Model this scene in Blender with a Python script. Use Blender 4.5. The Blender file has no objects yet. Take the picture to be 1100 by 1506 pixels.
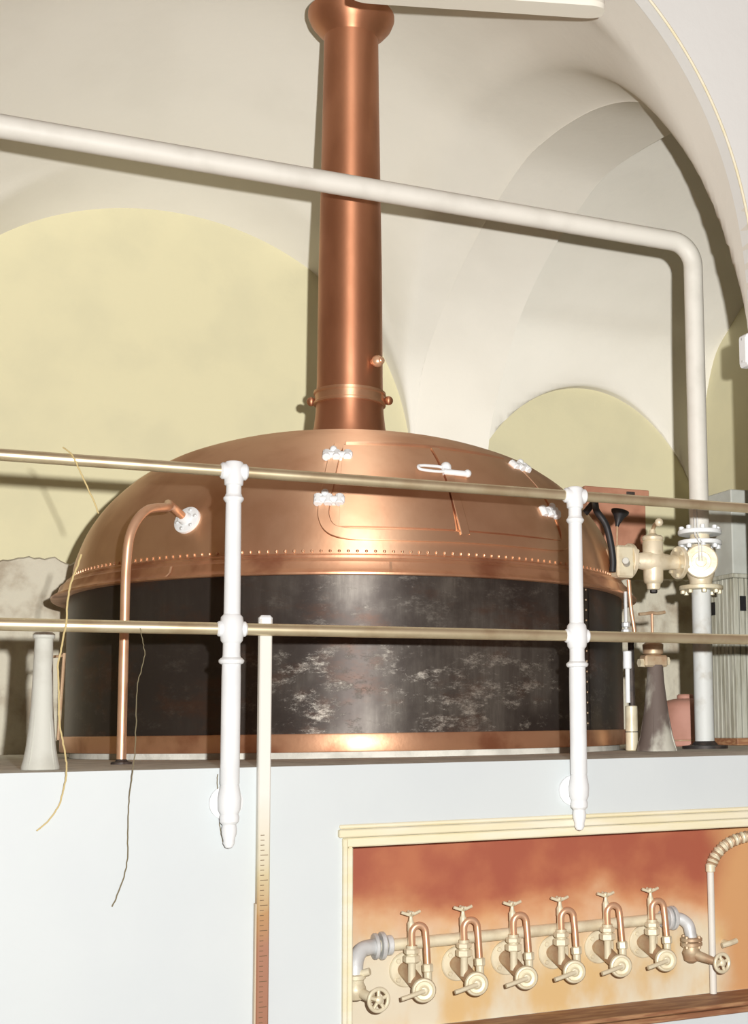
import bpy, math, random
from mathutils import Vector, Matrix
random.seed(7)
S = bpy.context.scene
COL = S.collection
# ------------------------------------------------------------------ camera, light, exposure
CAM = Vector((-0.9612, -4.5394, 0.12))
R_ = Vector((0.9004667, -0.43473749, -0.01276865)); U_ = Vector((-0.03536045, -0.10243965, 0.99411054)); F_ = Vector((0.43348513, 0.89471193, 0.10761601))
cd = bpy.data.cameras.new('camera'); cam = bpy.data.objects.new('camera', cd); COL.objects.link(cam)
cam.matrix_world = Matrix(((R_.x, U_.x, -F_.x, CAM.x), (R_.y, U_.y, -F_.y, CAM.y), (R_.z, U_.z, -F_.z, CAM.z), (0, 0, 0, 1)))
cd.sensor_fit = 'AUTO'; cd.sensor_width = 36; cd.lens = 36 * 1955.766 / 1506
cd.shift_x = -267.147 / 1506; cd.shift_y = 105.642 / 1506; cd.clip_start = 0.05
S.camera = cam
S.view_settings.view_transform = 'Standard'; S.view_settings.look = 'None'
S.view_settings.exposure = 0.0; S.view_settings.gamma = 1.0; S.view_settings.use_curve_mapping = False
W = bpy.data.worlds.new('world'); S.world = W; W.use_nodes = True
W.node_tree.nodes['Background'].inputs[0].default_value = (1.0, 0.52, 0.35, 1)
W.node_tree.nodes['Background'].inputs[1].default_value = 0.16
# the photographer's hand-held flash, just right of and above the lens
ld = bpy.data.lights.new('flash', 'POINT'); ld.energy = 46; ld.shadow_soft_size = 0.022; ld.color = (1.0, 0.985, 0.96)
ld.use_nodes = True
nt = ld.node_tree; em = nt.nodes['Emission']; fo = nt.nodes.new('ShaderNodeLightFalloff')
fo.inputs['Strength'].default_value = 1.0
nt.links.new(fo.outputs['Constant'], em.inputs['Strength'])
FLASH = bpy.data.objects.new('flash', ld); COL.objects.link(FLASH)
FLASH.location = CAM + R_ * 0.20 + U_ * 0.13

# ------------------------------------------------------------------ materials
def mat(name, col, rough=0.6, metal=0.0, col2=None, scale=6.0, lo=0.4, hi=0.65, bump=0.0, bscale=40.0, stretch=(1, 1, 1), rough2=None, detail=6, coat=0.0, aniso=0.0):
    m = bpy.data.materials.new(name); m.use_nodes = True; n = m.node_tree; b = n.nodes['Principled BSDF']
    b.inputs['Base Color'].default_value = (*col, 1); b.inputs['Roughness'].default_value = rough; b.inputs['Metallic'].default_value = metal
    if aniso:   # spun sheet: brushed around its axis
        ge = n.nodes.new('ShaderNodeNewGeometry'); cr = n.nodes.new('ShaderNodeVectorMath'); cr.operation = 'CROSS_PRODUCT'; cr.inputs[1].default_value = (0, 0, 1)
        n.links.new(ge.outputs['Normal'], cr.inputs[0]); n.links.new(cr.outputs[0], b.inputs['Tangent'])
        b.inputs['Anisotropic'].default_value = aniso; b.inputs['Anisotropic Rotation'].default_value = .25
    if coat: b.inputs['Coat Weight'].default_value = coat
    tc = n.nodes.new('ShaderNodeTexCoord'); mp = n.nodes.new('ShaderNodeMapping'); mp.inputs['Scale'].default_value = stretch
    n.links.new(tc.outputs['Object'], mp.inputs['Vector'])
    if col2 is not None:
        t = n.nodes.new('ShaderNodeTexNoise'); t.inputs['Scale'].default_value = scale; t.inputs['Detail'].default_value = detail
        n.links.new(mp.outputs[0], t.inputs['Vector'])
        r = n.nodes.new('ShaderNodeMapRange'); r.interpolation_type = 'SMOOTHSTEP'
        r.inputs['From Min'].default_value = lo; r.inputs['From Max'].default_value = hi
        n.links.new(t.outputs['Fac'], r.inputs['Value'])
        x = n.nodes.new('ShaderNodeMix'); x.data_type = 'RGBA'
        x.inputs['A'].default_value = (*col, 1); x.inputs['B'].default_value = (*col2, 1)
        n.links.new(r.outputs[0], x.inputs['Factor']); n.links.new(x.outputs['Result'], b.inputs['Base Color'])
        if rough2 is not None:
            y = n.nodes.new('ShaderNodeMapRange'); y.inputs['To Min'].default_value = rough; y.inputs['To Max'].default_value = rough2
            n.links.new(r.outputs[0], y.inputs['Value']); n.links.new(y.outputs[0], b.inputs['Roughness'])
    if bump:
        t2 = n.nodes.new('ShaderNodeTexNoise'); t2.inputs['Scale'].default_value = bscale; t2.inputs['Detail'].default_value = 4
        n.links.new(mp.outputs[0], t2.inputs['Vector'])
        bp = n.nodes.new('ShaderNodeBump'); bp.inputs['Strength'].default_value = bump; bp.inputs['Distance'].default_value = 0.01
        n.links.new(t2.outputs['Fac'], bp.inputs['Height']); n.links.new(bp.outputs[0], b.inputs['Normal'])
    return m

M = {}
M['vault'] = mat('vault_limewash', (.70, .675, .605), .92, 0, (.67, .645, .575), 1.6, .4, .7, .12, 22)
M['archwhite'] = mat('arch_wall_white', (.72, .73, .71), .9, 0, (.70, .71, .69), 1.6, .4, .7, .1, 22)
M['yellow'] = mat('wall_yellow_distemper', (.565, .525, .345), .92, 0, (.53, .495, .33), 2.2, .4, .7, .12, 26)
M['facade'] = mat('facade_white_paint', (.60, .65, .66), .55, 0, (.58, .63, .645), 2.0, .4, .7, .04, 30)
M['concrete'] = mat('platform_concrete', (.74, .73, .66), .85, 0, (.56, .55, .49), 9, .4, .65, .25, 60)
M['ground'] = mat('ground_tiles', (.40, .37, .33), .7, 0, (.33, .30, .27), 5, .4, .65, .1, 40)
M['rubble'] = mat('rough_plaster', (.50, .47, .38), .95, 0, (.33, .28, .21), 5.0, .45, .68, .9, 18)
M['trim'] = mat('trim_cream', (.76, .70, .48), .7, 0, (.79, .75, .60), 3, .35, .7, .1, 40, (1, 1, 6))
M['brownledge'] = mat('ledge_brown', (.26, .115, .055), .6, 0, (.42, .24, .12), 8, .4, .7, .1, 40, (1, 4, 12))
M['copper'] = mat('copper_polished', (.86, .56, .365), .52, .88, (.72, .42, .255), 3.0, .38, .7, .03, 30, rough2=.56, aniso=.86)
M['copper_flue'] = mat('copper_flue', (.54, .25, .14), .48, .86, (.44, .195, .105), 4.0, .38, .7, .03, 30, (1, 1, .5), rough2=.54, aniso=.7)
M['copper_brim'] = mat('copper_brim', (.80, .46, .28), .46, .84, (.50, .22, .125), 5.0, .42, .72, .05, 30, rough2=.5, aniso=.8)
M['copper_pipe'] = mat('copper_pipe', (.80, .50, .32), .38, .6, (.68, .38, .22), 8, .4, .7)
M['brass'] = mat('rail_brass', (.82, .73, .50), .38, .8, (.68, .56, .36), 9, .4, .7)
M['white'] = mat('white_enamel', (.85, .88, .89), .45, 0, (.79, .82, .83), 8, .4, .7)
M['pipewhite'] = mat('pipe_paint', (.70, .685, .625), .55, 0, (.63, .615, .555), 6, .4, .7, .05, 30)
M['pipegrey'] = mat('pipe_grey_paint', (.62, .64, .62), .6, 0, (.46, .44, .38), 9, .5, .72, .1, 40)
M['cream'] = mat('cream_metal', (.74, .68, .50), .45, .15, (.60, .52, .36), 14, .42, .7, .1, 60)
M['silver'] = mat('aluminium_paint', (.66, .68, .68), .5, .2, (.52, .53, .52), 14, .42, .7, .1, 60)
M['brasscream'] = mat('valve_bronze', (.80, .71, .53), .46, .25, (.66, .56, .38), 16, .42, .7, .1, 60)
M['tapbrown'] = mat('tap_bronze', (.46, .31, .19), .5, .4, (.60, .50, .34), 14, .42, .7)
M['black'] = mat('black_rubber', (.012, .012, .014), .5)
M['dark'] = mat('dark_iron', (.035, .03, .028), .6, .3, (.08, .06, .05), 14)
M['cabinet'] = mat('cabinet_grey', (.46, .48, .44), .7, 0, (.40, .41, .37), 5)
M['slat'] = mat('slat_grey_wood', (.44, .44, .37), .8, 0, (.30, .29, .22), 6, .4, .7, .3, 30, (6, 6, .6))
M['redwood'] = mat('red_brown_board', (.42, .20, .125), .7, 0, (.34, .15, .09), 6, .4, .7)
M['pink'] = mat('red_lead_drum', (.44, .22, .165), .7, 0, (.36, .17, .12), 6, .4, .7)
M['iron'] = mat('iron_grey_paint', (.60, .61, .55), .7, 0, (.50, .50, .44), 6, .45, .7, .1, 40)
M['ironstain'] = mat('iron_stained', (.13, .10, .085), .75, 0, (.50, .49, .42), 5, .46, .62, .1, 40, (1, 1, .6))
M['straw'] = mat('straw_twine', (.62, .50, .24), .9)
M['twine'] = mat('dark_twine', (.20, .17, .10), .9)
M['tick'] = mat('tick_ink', (.16, .10, .05), .8)
M['staffedge'] = mat('staff_edge', (.62, .52, .38), .6)
M['lamp'] = mat('lamp_enamel', (.60, .56, .44), .5, 0, (.50, .46, .36), 5)
M['lampwhite'] = mat('lamp_cover', (.80, .78, .68), .5)

def body_material():
    m = mat('kettle_blackened_steel', (.020, .014, .012), .5, .6, aniso=.6)
    n = m.node_tree; b = n.nodes['Principled BSDF']; tc = n.nodes.new('ShaderNodeTexCoord')
    def noise(sc, vec, det=8, rough=.65):
        mp = n.nodes.new('ShaderNodeMapping'); mp.inputs['Scale'].default_value = vec
        n.links.new(tc.outputs['Object'], mp.inputs['Vector'])
        t = n.nodes.new('ShaderNodeTexNoise'); t.inputs['Scale'].default_value = sc; t.inputs['Detail'].default_value = det; t.inputs['Roughness'].default_value = rough
        n.links.new(mp.outputs[0], t.inputs['Vector']); return t.outputs['Fac']
    def rng(src, a, c):
        r = n.nodes.new('ShaderNodeMapRange'); r.interpolation_type = 'SMOOTHSTEP'
        r.inputs['From Min'].default_value = a; r.inputs['From Max'].default_value = c; n.links.new(src, r.inputs['Value']); return r.outputs[0]
    def mul(a, c, op='MULTIPLY'):
        q = n.nodes.new('ShaderNodeMath'); q.operation = op; q.use_clamp = True; n.links.new(a, q.inputs[0])
        if isinstance(c, float): q.inputs[1].default_value = c
        else: n.links.new(c, q.inputs[1])
        return q.outputs[0]
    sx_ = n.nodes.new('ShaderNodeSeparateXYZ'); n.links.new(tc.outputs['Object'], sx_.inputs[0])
    def zone(a, b, c, d):                                        # camera-facing stretch: part rubbed wear, part highlight painted into the colour
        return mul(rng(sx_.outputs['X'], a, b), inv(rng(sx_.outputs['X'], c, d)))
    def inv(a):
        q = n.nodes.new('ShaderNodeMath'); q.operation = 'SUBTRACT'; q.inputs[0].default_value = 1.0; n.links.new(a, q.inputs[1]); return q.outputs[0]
    rub_highlight = zone(-1.0, -.45, .35, 1.1)
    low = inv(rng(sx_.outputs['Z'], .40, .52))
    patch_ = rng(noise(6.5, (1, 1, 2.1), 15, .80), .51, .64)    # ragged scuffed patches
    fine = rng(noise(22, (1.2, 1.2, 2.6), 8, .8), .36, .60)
    cloud = rng(noise(2.6, (1, 1, .8), 6, .6), .36, .68)
    drip = rng(noise(6, (4, 4, .35), 8, .7), .36, .72)          # faint vertical runs
    scuff = mul(mul(mul(patch_, fine), mul(low, .25, 'ADD')), mul(rub_highlight, .12, 'ADD'))
    film = mul(mul(cloud, mul(mul(drip, .5), .5, 'ADD')), mul(mul(rub_highlight, .20), .03, 'ADD'))
    wear_highlight = mul(mul(scuff, .62), film, 'ADD')  # scuffs and film, both lightened further where the highlight is painted in
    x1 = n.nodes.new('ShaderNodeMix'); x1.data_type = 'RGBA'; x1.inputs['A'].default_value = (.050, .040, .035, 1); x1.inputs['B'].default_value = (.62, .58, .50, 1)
    n.links.new(wear_highlight, x1.inputs['Factor'])
    rust = mul(rng(noise(3.2, (1, 1, 2), 6), .50, .70), .5)
    x2 = n.nodes.new('ShaderNodeMix'); x2.data_type = 'RGBA'; x2.inputs['B'].default_value = (.10, .045, .025, 1)
    n.links.new(x1.outputs['Result'], x2.inputs['A']); n.links.new(rust, x2.inputs['Factor'])
    n.links.new(x2.outputs['Result'], b.inputs['Base Color'])
    b.inputs['Roughness'].default_value = .46
    bp = n.nodes.new('ShaderNodeBump'); bp.inputs['Strength'].default_value = .2; bp.inputs['Distance'].default_value = .006
    n.links.new(wear_highlight, bp.inputs['Height']); n.links.new(bp.outputs[0], b.inputs['Normal'])
    return m
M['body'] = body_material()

def niche_material():
    # limewash over old red paint: red left bare along the top and beyond the last pipe
    m = mat('niche_paint', (.7, .6, .42), .75, 0); n = m.node_tree; b = n.nodes['Principled BSDF']; tc = n.nodes.new('ShaderNodeTexCoord')
    sp = n.nodes.new('ShaderNodeSeparateXYZ'); n.links.new(tc.outputs['Object'], sp.inputs[0])
    def noise(sc, vec, det=5):
        mp = n.nodes.new('ShaderNodeMapping'); mp.inputs['Scale'].default_value = vec
        n.links.new(tc.outputs['Object'], mp.inputs['Vector'])
        t = n.nodes.new('ShaderNodeTexNoise'); t.inputs['Scale'].default_value = sc; t.inputs['Detail'].default_value = det
        n.links.new(mp.outputs[0], t.inputs['Vector']); return t.outputs['Fac']
    def mad(a, k, c):
        q = n.nodes.new('ShaderNodeMath'); q.operation = 'MULTIPLY_ADD'; n.links.new(a, q.inputs[0]); q.inputs[1].default_value = k
        if isinstance(c, (int, float)): q.inputs[2].default_value = c
        else: n.links.new(c, q.inputs[2])
        return q.outputs[0]
    def rng(src, a, c):
        r = n.nodes.new('ShaderNodeMapRange'); r.interpolation_type = 'SMOOTHSTEP'
        r.inputs['From Min'].default_value = a; r.inputs['From Max'].default_value = c; n.links.new(src, r.inputs['Value']); return r.outputs[0]
    def mix(fac, A, Bc):
        x = n.nodes.new('ShaderNodeMix'); x.data_type = 'RGBA'; n.links.new(fac, x.inputs['Factor'])
        for s, v in (('A', A), ('B', Bc)):
            if isinstance(v, tuple): x.inputs[s].default_value = (*v, 1)
            else: n.links.new(v, x.inputs[s])
        return x.outputs['Result']
    nz = noise(3.0, (1, 1, 1.2))
    base = mix(rng(noise(5, (1, 1, .6)), .40, .66), (.66, .60, .46), (.62, .43, .20))
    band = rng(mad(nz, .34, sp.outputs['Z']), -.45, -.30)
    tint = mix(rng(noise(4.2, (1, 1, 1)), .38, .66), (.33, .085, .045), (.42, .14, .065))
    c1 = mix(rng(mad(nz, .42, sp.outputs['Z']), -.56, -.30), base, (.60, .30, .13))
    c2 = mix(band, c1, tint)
    right = rng(mad(nz, .25, sp.outputs['X']), 2.12, 2.30)
    c3 = mix(right, c2, (.56, .30, .13))
    n.links.new(c3, b.inputs['Base Color'])
    return m
M['niche'] = niche_material()

def staff_material():
    m = mat('staff_paint', (.74, .72, .66), .5); n = m.node_tree; b = n.nodes['Principled BSDF']; tc = n.nodes.new('ShaderNodeTexCoord')
    sp = n.nodes.new('ShaderNodeSeparateXYZ'); n.links.new(tc.outputs['Object'], sp.inputs[0])
    t = n.nodes.new('ShaderNodeTexNoise'); t.inputs['Scale'].default_value = 14; n.links.new(tc.outputs['Object'], t.inputs['Vector'])
    q = n.nodes.new('ShaderNodeMath'); q.operation = 'MULTIPLY_ADD'; n.links.new(t.outputs['Fac'], q.inputs[0]); q.inputs[1].default_value = .10; n.links.new(sp.outputs['Z'], q.inputs[2])
    cr = n.nodes.new('ShaderNodeValToRGB'); mr = n.nodes.new('ShaderNodeMapRange')
    mr.inputs['From Min'].default_value = .80; mr.inputs['From Max'].default_value = 1.60
    n.links.new(q.outputs[0], mr.inputs['Value']); n.links.new(mr.outputs[0], cr.inputs[0])
    e = cr.color_ramp.elements; e[0].position = 0; e[0].color = (.33, .15, .085, 1); e[1].position = .95; e[1].color = (.76, .74, .68, 1)
    for pos, c in ((.30, (.36, .17, .10)), (.46, (.44, .25, .10)), (.60, (.58, .50, .30)), (.74, (.66, .62, .48))):
        k = e.new(pos); k.color = (*c, 1)
    n.links.new(cr.outputs[0], b.inputs['Base Color'])
    return m
M['staff'] = staff_material()

# ------------------------------------------------------------------ mesh helpers
def frame(axis):
    a = Vector(axis).normalized(); h = Vector((0, 0, 1)) if abs(a.z) < .9 else Vector((1, 0, 0))
    u = h.cross(a).normalized(); return u, a.cross(u), a
def catmull(pts, k=6):
    P = [Vector(q) for q in pts]; P = [P[0] * 2 - P[1]] + P + [P[-1] * 2 - P[-2]]; out = []
    for i in range(1, len(P) - 2):
        a, b, c, d = P[i - 1:i + 3]
        for j in range(k):
            t = j / k
            out.append(.5 * (2 * b + (c - a) * t + (2 * a - 5 * b + 4 * c - d) * t * t + (3 * b - a - 3 * c + d) * t ** 3))
    return out + [P[-2]]
class MB:
    def __init__(s): s.v = []; s.f = []
    def add(s, vs, fs):
        o = len(s.v); s.v += [tuple(q) for q in vs]; s.f += [tuple(i + o for i in q) for q in fs]; return s
    def box(s, a, b, bev=0.0):
        (x0, y0, z0), (x1, y1, z1) = a, b
        if not bev:
            return s.add([(x0, y0, z0), (x1, y0, z0), (x1, y1, z0), (x0, y1, z0), (x0, y0, z1), (x1, y0, z1), (x1, y1, z1), (x0, y1, z1)],
                         [(3, 2, 1, 0), (4, 5, 6, 7), (0, 1, 5, 4), (1, 2, 6, 5), (2, 3, 7, 6), (3, 0, 4, 7)])
        e = bev; vs = []
        for z, k in ((z0, e), (z0 + e, 0), (z1 - e, 0), (z1, e)):
            vs += [(x0 + e, y0 + k, z), (x1 - e, y0 + k, z), (x1 - k, y0 + e, z), (x1 - k, y1 - e, z), (x1 - e, y1 - k, z), (x0 + e, y1 - k, z), (x0 + k, y1 - e, z), (x0 + k, y0 + e, z)]
        fs = [tuple(range(7, -1, -1)), tuple(range(24, 32))]
        for r in range(3):
            for i in range(8): fs.append((r * 8 + i, r * 8 + (i + 1) % 8, r * 8 + 8 + (i + 1) % 8, r * 8 + 8 + i))
        return s.add(vs, fs)
    def lathe(s, prof, o=(0, 0, 0), axis=(0, 0, 1), n=24, close=False, a0=0.0):
        u, w, a = frame(axis); o = Vector(o); vs = []; fs = []
        for r, h in prof:
            for i in range(n):
                t = a0 + 2 * math.pi * i / n; vs.append(o + a * h + (u * math.cos(t) + w * math.sin(t)) * r)
        k = len(prof)
        for j in range(k if close else k - 1):
            j2 = (j + 1) % k
            for i in range(n): fs.append((j * n + i, j * n + (i + 1) % n, j2 * n + (i + 1) % n, j2 * n + i))
        if not close:
            if prof[0][0] > 1e-4: fs.append(tuple(range(n - 1, -1, -1)))
            if prof[-1][0] > 1e-4: fs.append(tuple((k - 1) * n + i for i in range(n)))
        return s.add(vs, fs)
    def cyl(s, a, b, r, n=20, r2=None, bev=0.0):
        a = Vector(a); b = Vector(b); L = (b - a).length; r2 = r if r2 is None else r2
        pr = [(r, 0), (r2, L)] if not bev else [(r - bev, 0), (r, bev), (r2, L - bev), (r2 - bev, L)]
        return s.lathe(pr, a, b - a, n)
    def hexa(s, a, b, r): return s.cyl(a, b, r, 6, bev=min(.004, r * .2))
    def tube(s, pts, r, n=14, smooth=0):
        P = catmull(pts, smooth) if smooth else [Vector(q) for q in pts]
        m = len(P); vs = []; fs = []; T = []
        for i in range(m): T.append((P[min(i + 1, m - 1)] - P[max(i - 1, 0)]).normalized())
        u, w, _ = frame(T[0])
        for i in range(m):
            if i:
                ax = T[i - 1].cross(T[i])
                if ax.length > 1e-7:
                    q = Matrix.Rotation(T[i - 1].angle(T[i]), 3, ax.normalized()); u = q @ u
            u = (u - T[i] * u.dot(T[i])).normalized(); w = T[i].cross(u)
            rr = r if not hasattr(r, '__len__') else r[0] + (r[-1] - r[0]) * i / (m - 1)
            for j in range(n):
                t = 2 * math.pi * j / n; vs.append(P[i] + (u * math.cos(t) + w * math.sin(t)) * rr)
        for i in range(m - 1):
            for j in range(n): fs.append((i * n + j, i * n + (j + 1) % n, (i + 1) * n + (j + 1) % n, (i + 1) * n + j))
        fs += [tuple(range(n - 1, -1, -1)), tuple((m - 1) * n + j for j in range(n))]
        return s.add(vs, fs)
    def torus(s, o, axis, R, r, n=32, k=10):
        return s.lathe([(R + r * math.cos(2 * math.pi * i / k), r * math.sin(2 * math.pi * i / k)) for i in range(k)], o, axis, n, True)
    def ball(s, o, r, axis=(0, 0, 1), n=12, squash=1.0):
        return s.lathe([(r * math.sin(math.pi * i / 8), -r * squash * math.cos(math.pi * i / 8)) for i in range(9)], o, axis, n)
    def grid(s, G, flip=False):
        R, C = len(G), len(G[0]); vs = [q for row in G for q in row]; fs = []
        for i in range(R - 1):
            for j in range(C - 1):
                q = (i * C + j, i * C + j + 1, (i + 1) * C + j + 1, (i + 1) * C + j); fs.append(q[::-1] if flip else q)
        return s.add(vs, fs)
    def build(s, name, m, parent=None, loc=None, sharp=35):
        me = bpy.data.meshes.new(name)
        org = parent['_o'] if parent is not None else (loc or (0, 0, 0)); org = Vector(org)
        me.from_pydata([tuple(Vector(q) - org) for q in s.v], [], s.f); me.validate()
        import bmesh
        bm = bmesh.new(); bm.from_mesh(me); bmesh.ops.recalc_face_normals(bm, faces=bm.faces); bm.to_mesh(me); bm.free()
        me.materials.append(M[m]); me.shade_smooth(); me.set_sharp_from_angle(angle=math.radians(sharp))
        o = bpy.data.objects.new(name, me); COL.objects.link(o); o['_o'] = list(org)
        if parent is not None: o.parent = parent
        elif loc: o.location = loc
        return o
def tag(o, label, cat, group=None, kind=None):
    o['label'] = label; o['category'] = cat
    if group: o['group'] = group
    if kind: o['kind'] = kind
    return o
def thing(name, label, cat, loc=(0, 0, 0), group=None):
    o = bpy.data.objects.new(name, None); COL.objects.link(o); o.location = loc; o['_o'] = list(loc); o.empty_display_size = .1
    return tag(o, label, cat, group)
def copy_tree(o, parent=None):
    kids = [c for c in bpy.data.objects if c.parent == o]
    c = o.copy(); COL.objects.link(c); c.parent = parent
    for k in kids: copy_tree(k, c)
    return c
def struct(o, label, cat): return tag(o, label, cat, kind='structure')

# ------------------------------------------------------------------ the setting
XL, XR, YF, YB = -1.269, 2.665, .66, 5.6
def f1(x): return 2.005 + 2.096 * max(0, 1 - ((x - .698) / 1.967) ** 2) ** .42
def interp(tab):
    P = catmull([(a, b, 0) for a, b in tab], 8); xs = [q.x for q in P]; zs = [q.y for q in P]
    def g(y):
        if y <= xs[0]: return zs[0]
        for i in range(1, len(xs)):
            if y <= xs[i]: return zs[i - 1] + (zs[i] - zs[i - 1]) * (y - xs[i - 1]) / max(1e-6, xs[i] - xs[i - 1])
        return zs[-1]
    return g
G1 = [(.742, 2.0), (.765, 2.13), (.83, 2.36), (1.015, 2.928), (1.333, 3.366), (1.77, 3.668), (2.3, 3.86), (2.95, 3.955), (3.5, 3.925), (4.35, 3.655), (5.0, 3.30), (5.38, 2.98), (5.54, 2.5), (5.6, 2.0)]
GB = [(.742, 2.0), (.80, 2.25), (.9, 2.5), (1.1, 2.95), (1.4, 3.35), (1.8, 3.64), (2.2, 3.793), (3.09, 3.882), (3.605, 3.784), (4.18, 3.571), (4.686, 3.243), (5.1, 2.75), (5.245, 2.49), (5.35, 2.0)]
G2 = [(.742, 2.0), (.80, 2.4), (1.1, 3.2), (1.6, 3.8), (2.2, 4.1), (3.0, 4.25), (3.8, 4.15), (4.4, 3.97), (4.72, 3.82), (5.05, 3.62), (5.34, 3.38), (5.55, 2.8), (5.6, 2.0)]
g1, g2 = interp(G1), interp(G2)
def f2(x): return 1.85 + 1.22 * max(0, 1 - ((x - 4.26) / 1.17) ** 2) ** .6
def smax(a, b, k=.10):
    h = max(k - abs(a - b), 0) / k; return max(a, b) + h * h * k * .25
def cosp(a, b, n): return [a + (b - a) * (.5 - .5 * math.cos(math.pi * i / n)) for i in range(n + 1)]
def bump1(x, y):
    u = (x - .698) / 1.967; v = (y - (YF + YB) / 2) / ((YB - YF) / 2)
    return .42 * max(0, 1 - u * u) ** .8 * max(0, 1 - v * v)
xs = cosp(XL, XR, 90); ys = cosp(YF, YB, 90)
mb = MB(); mb.grid([[(x, y, smax(f1(x), g1(y) if y > .742 else 1.9, 1e-4 + .8 * min(1, (x - XL) / .6, (XR - x) / .6, (YB - y) / .6, (y - YF) / .6)) + bump1(x, y)) for y in ys] for x in xs])
o = mb.build('ceiling', 'vault', sharp=60)
struct(o, 'off-white limewashed vault arching over the copper kettle', 'ceiling')
X2, X3 = 3.2, 5.43
xs = cosp(X2, X3, 60); ys = cosp(.742, YB, 80)
mb = MB(); mb.grid([[(x, y, smax(f2(x), g2(y), .08 if X2 < x < X3 and y < YB - .01 else .0001)) for y in ys] for x in xs])
o = mb.build('ceiling', 'vault', sharp=60)
struct(o, 'off-white vault of the further bay seen through the arch', 'ceiling')
# transverse arch between the two bays
def even(tab, n=64):
    P = catmull([(a, b, 0) for a, b in tab], 10); P = [Vector((tab[0][0], 0, 0))] + P + [Vector((tab[-1][0], 0, 0))]
    P2 = P[1:-1]; d = [0]
    for i in range(1, len(P2)): d.append(d[-1] + (P2[i] - P2[i - 1]).length)
    out = []
    for k in range(n + 1):
        t = d[-1] * k / n; i = 1
        while i < len(d) - 1 and d[i] < t: i += 1
        q = (t - d[i - 1]) / max(1e-9, d[i] - d[i - 1]); out.append(P2[i - 1].lerp(P2[i], q))
    return [P[0]] + out + [P[-1]]
A, B = even(G1), even(GB)
mb = MB(); mb.grid([[(XR, a.x, a.y) for a in A], [(XR + (X2 - XR) * .5, (a.x + b.x) / 2, (a.y + b.y) / 2) for a, b in zip(A, B)], [(X2, b.x, b.y) for b in B]])
C2 = [Vector((b.x + (-.25 if i < 33 else .3) * 1.0, b.y + .5 * math.sin(math.pi * i / 66), 0)) for i, b in enumerate(B)]
mb.grid([[(X2, b.x, b.y) for b in B], [(X2, c.x, c.y) for c in C2]])
struct(mb.build('trim_1', 'vault', sharp=50), 'broad limewashed arch between the two vaulted bays', 'arch')
struct(MB().box((XL - .3, YB, 0), (X3 + .2, YB + .2, 4.3)).build('wall_back', 'yellow'), 'yellow distempered back wall under the vaults', 'wall')
struct(MB().box((XL - .2, YF + .08, 0), (XL, YB, 2.25)).build('wall_left', 'yellow'), 'yellow side wall left of the kettle alcove', 'wall')
struct(MB().box((X3, YF + .08, 0), (X3 + .2, YB, 4.4)).build('wall_right', 'yellow'), 'yellow end wall of the further bay', 'wall')
# wall with the great arched opening in front of the kettle
mb = MB(); mb.box((-4.2, YF, 0), (XL, YF + .08, 6.4)); mb.box((XR, YF, 0), (7.2, YF + .08, 6.4))
xs = cosp(XL, XR, 80)
for a, b in zip(xs[:-1], xs[1:]):
    za, zb = f1(a), f1(b)
    mb.add([(a, YF, za), (b, YF, zb), (b, YF, 6.4), (a, YF, 6.4), (a, YF + .08, za), (b, YF + .08, zb), (b, YF + .08, 6.4), (a, YF + .08, 6.4)],
           [(0, 1, 2, 3), (4, 5, 1, 0), (7, 6, 5, 4), (3, 2, 6, 7)])
struct(mb.build('wall_arch', 'archwhite'), 'white wall with the great arched opening above the railing', 'wall')
mb = MB(); mb.tube([(x, YF - .001, f1(x) + .004) for x in cosp(XL, XR, 120)], .007, 8)
struct(mb.build('trim_2', 'trim'), 'thin yellowish bead along the edge of the great arch', 'trim')
# rough broken plaster at the foot of the back wall
def rough_wall(x0, x1, y0, y1, ztop, amp, label, seed):
    rnd = random.Random(seed); n = int((x1 - x0) / .03); G = []; mid = 8
    top = []; z = ztop
    for i in range(n + 1):
        z += rnd.uniform(-1, 1) * amp; z += (ztop - z) * .25; top.append(z)
    cols = []
    for i in range(n + 1):
        x = x0 + (x1 - x0) * i / n
        col = [(x, y0 + rnd.uniform(-.006, .006), top[i] * k / mid) for k in range(mid)]
        col += [(x, y0 + .008, top[i] - .012), (x, y0 + .03, top[i]), (x, y1, top[i] + .02)]
        cols.append(col)
    m_ = MB(); m_.grid(cols)
    m_.add([c for c in cols[-1]] + [(x1, y1, 0)], [tuple(range(len(cols[-1]) + 1))])
    m_.add([c for c in cols[0]] + [(x0, y1, 0)], [tuple(range(len(cols[0]) + 1))])
    return struct(m_.build('wall_ledge', 'rubble', sharp=50), label, 'wall')
rough_wall(XL, .45, 4.2, YB, 1.19, .022, 'rough broken plaster ledge at the wall foot left of the kettle', 3)
rough_wall(X2, X3, 5.3, YB, 1.385, .02, 'rough grey plaster ledge behind the bronze valve', 5)
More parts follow.
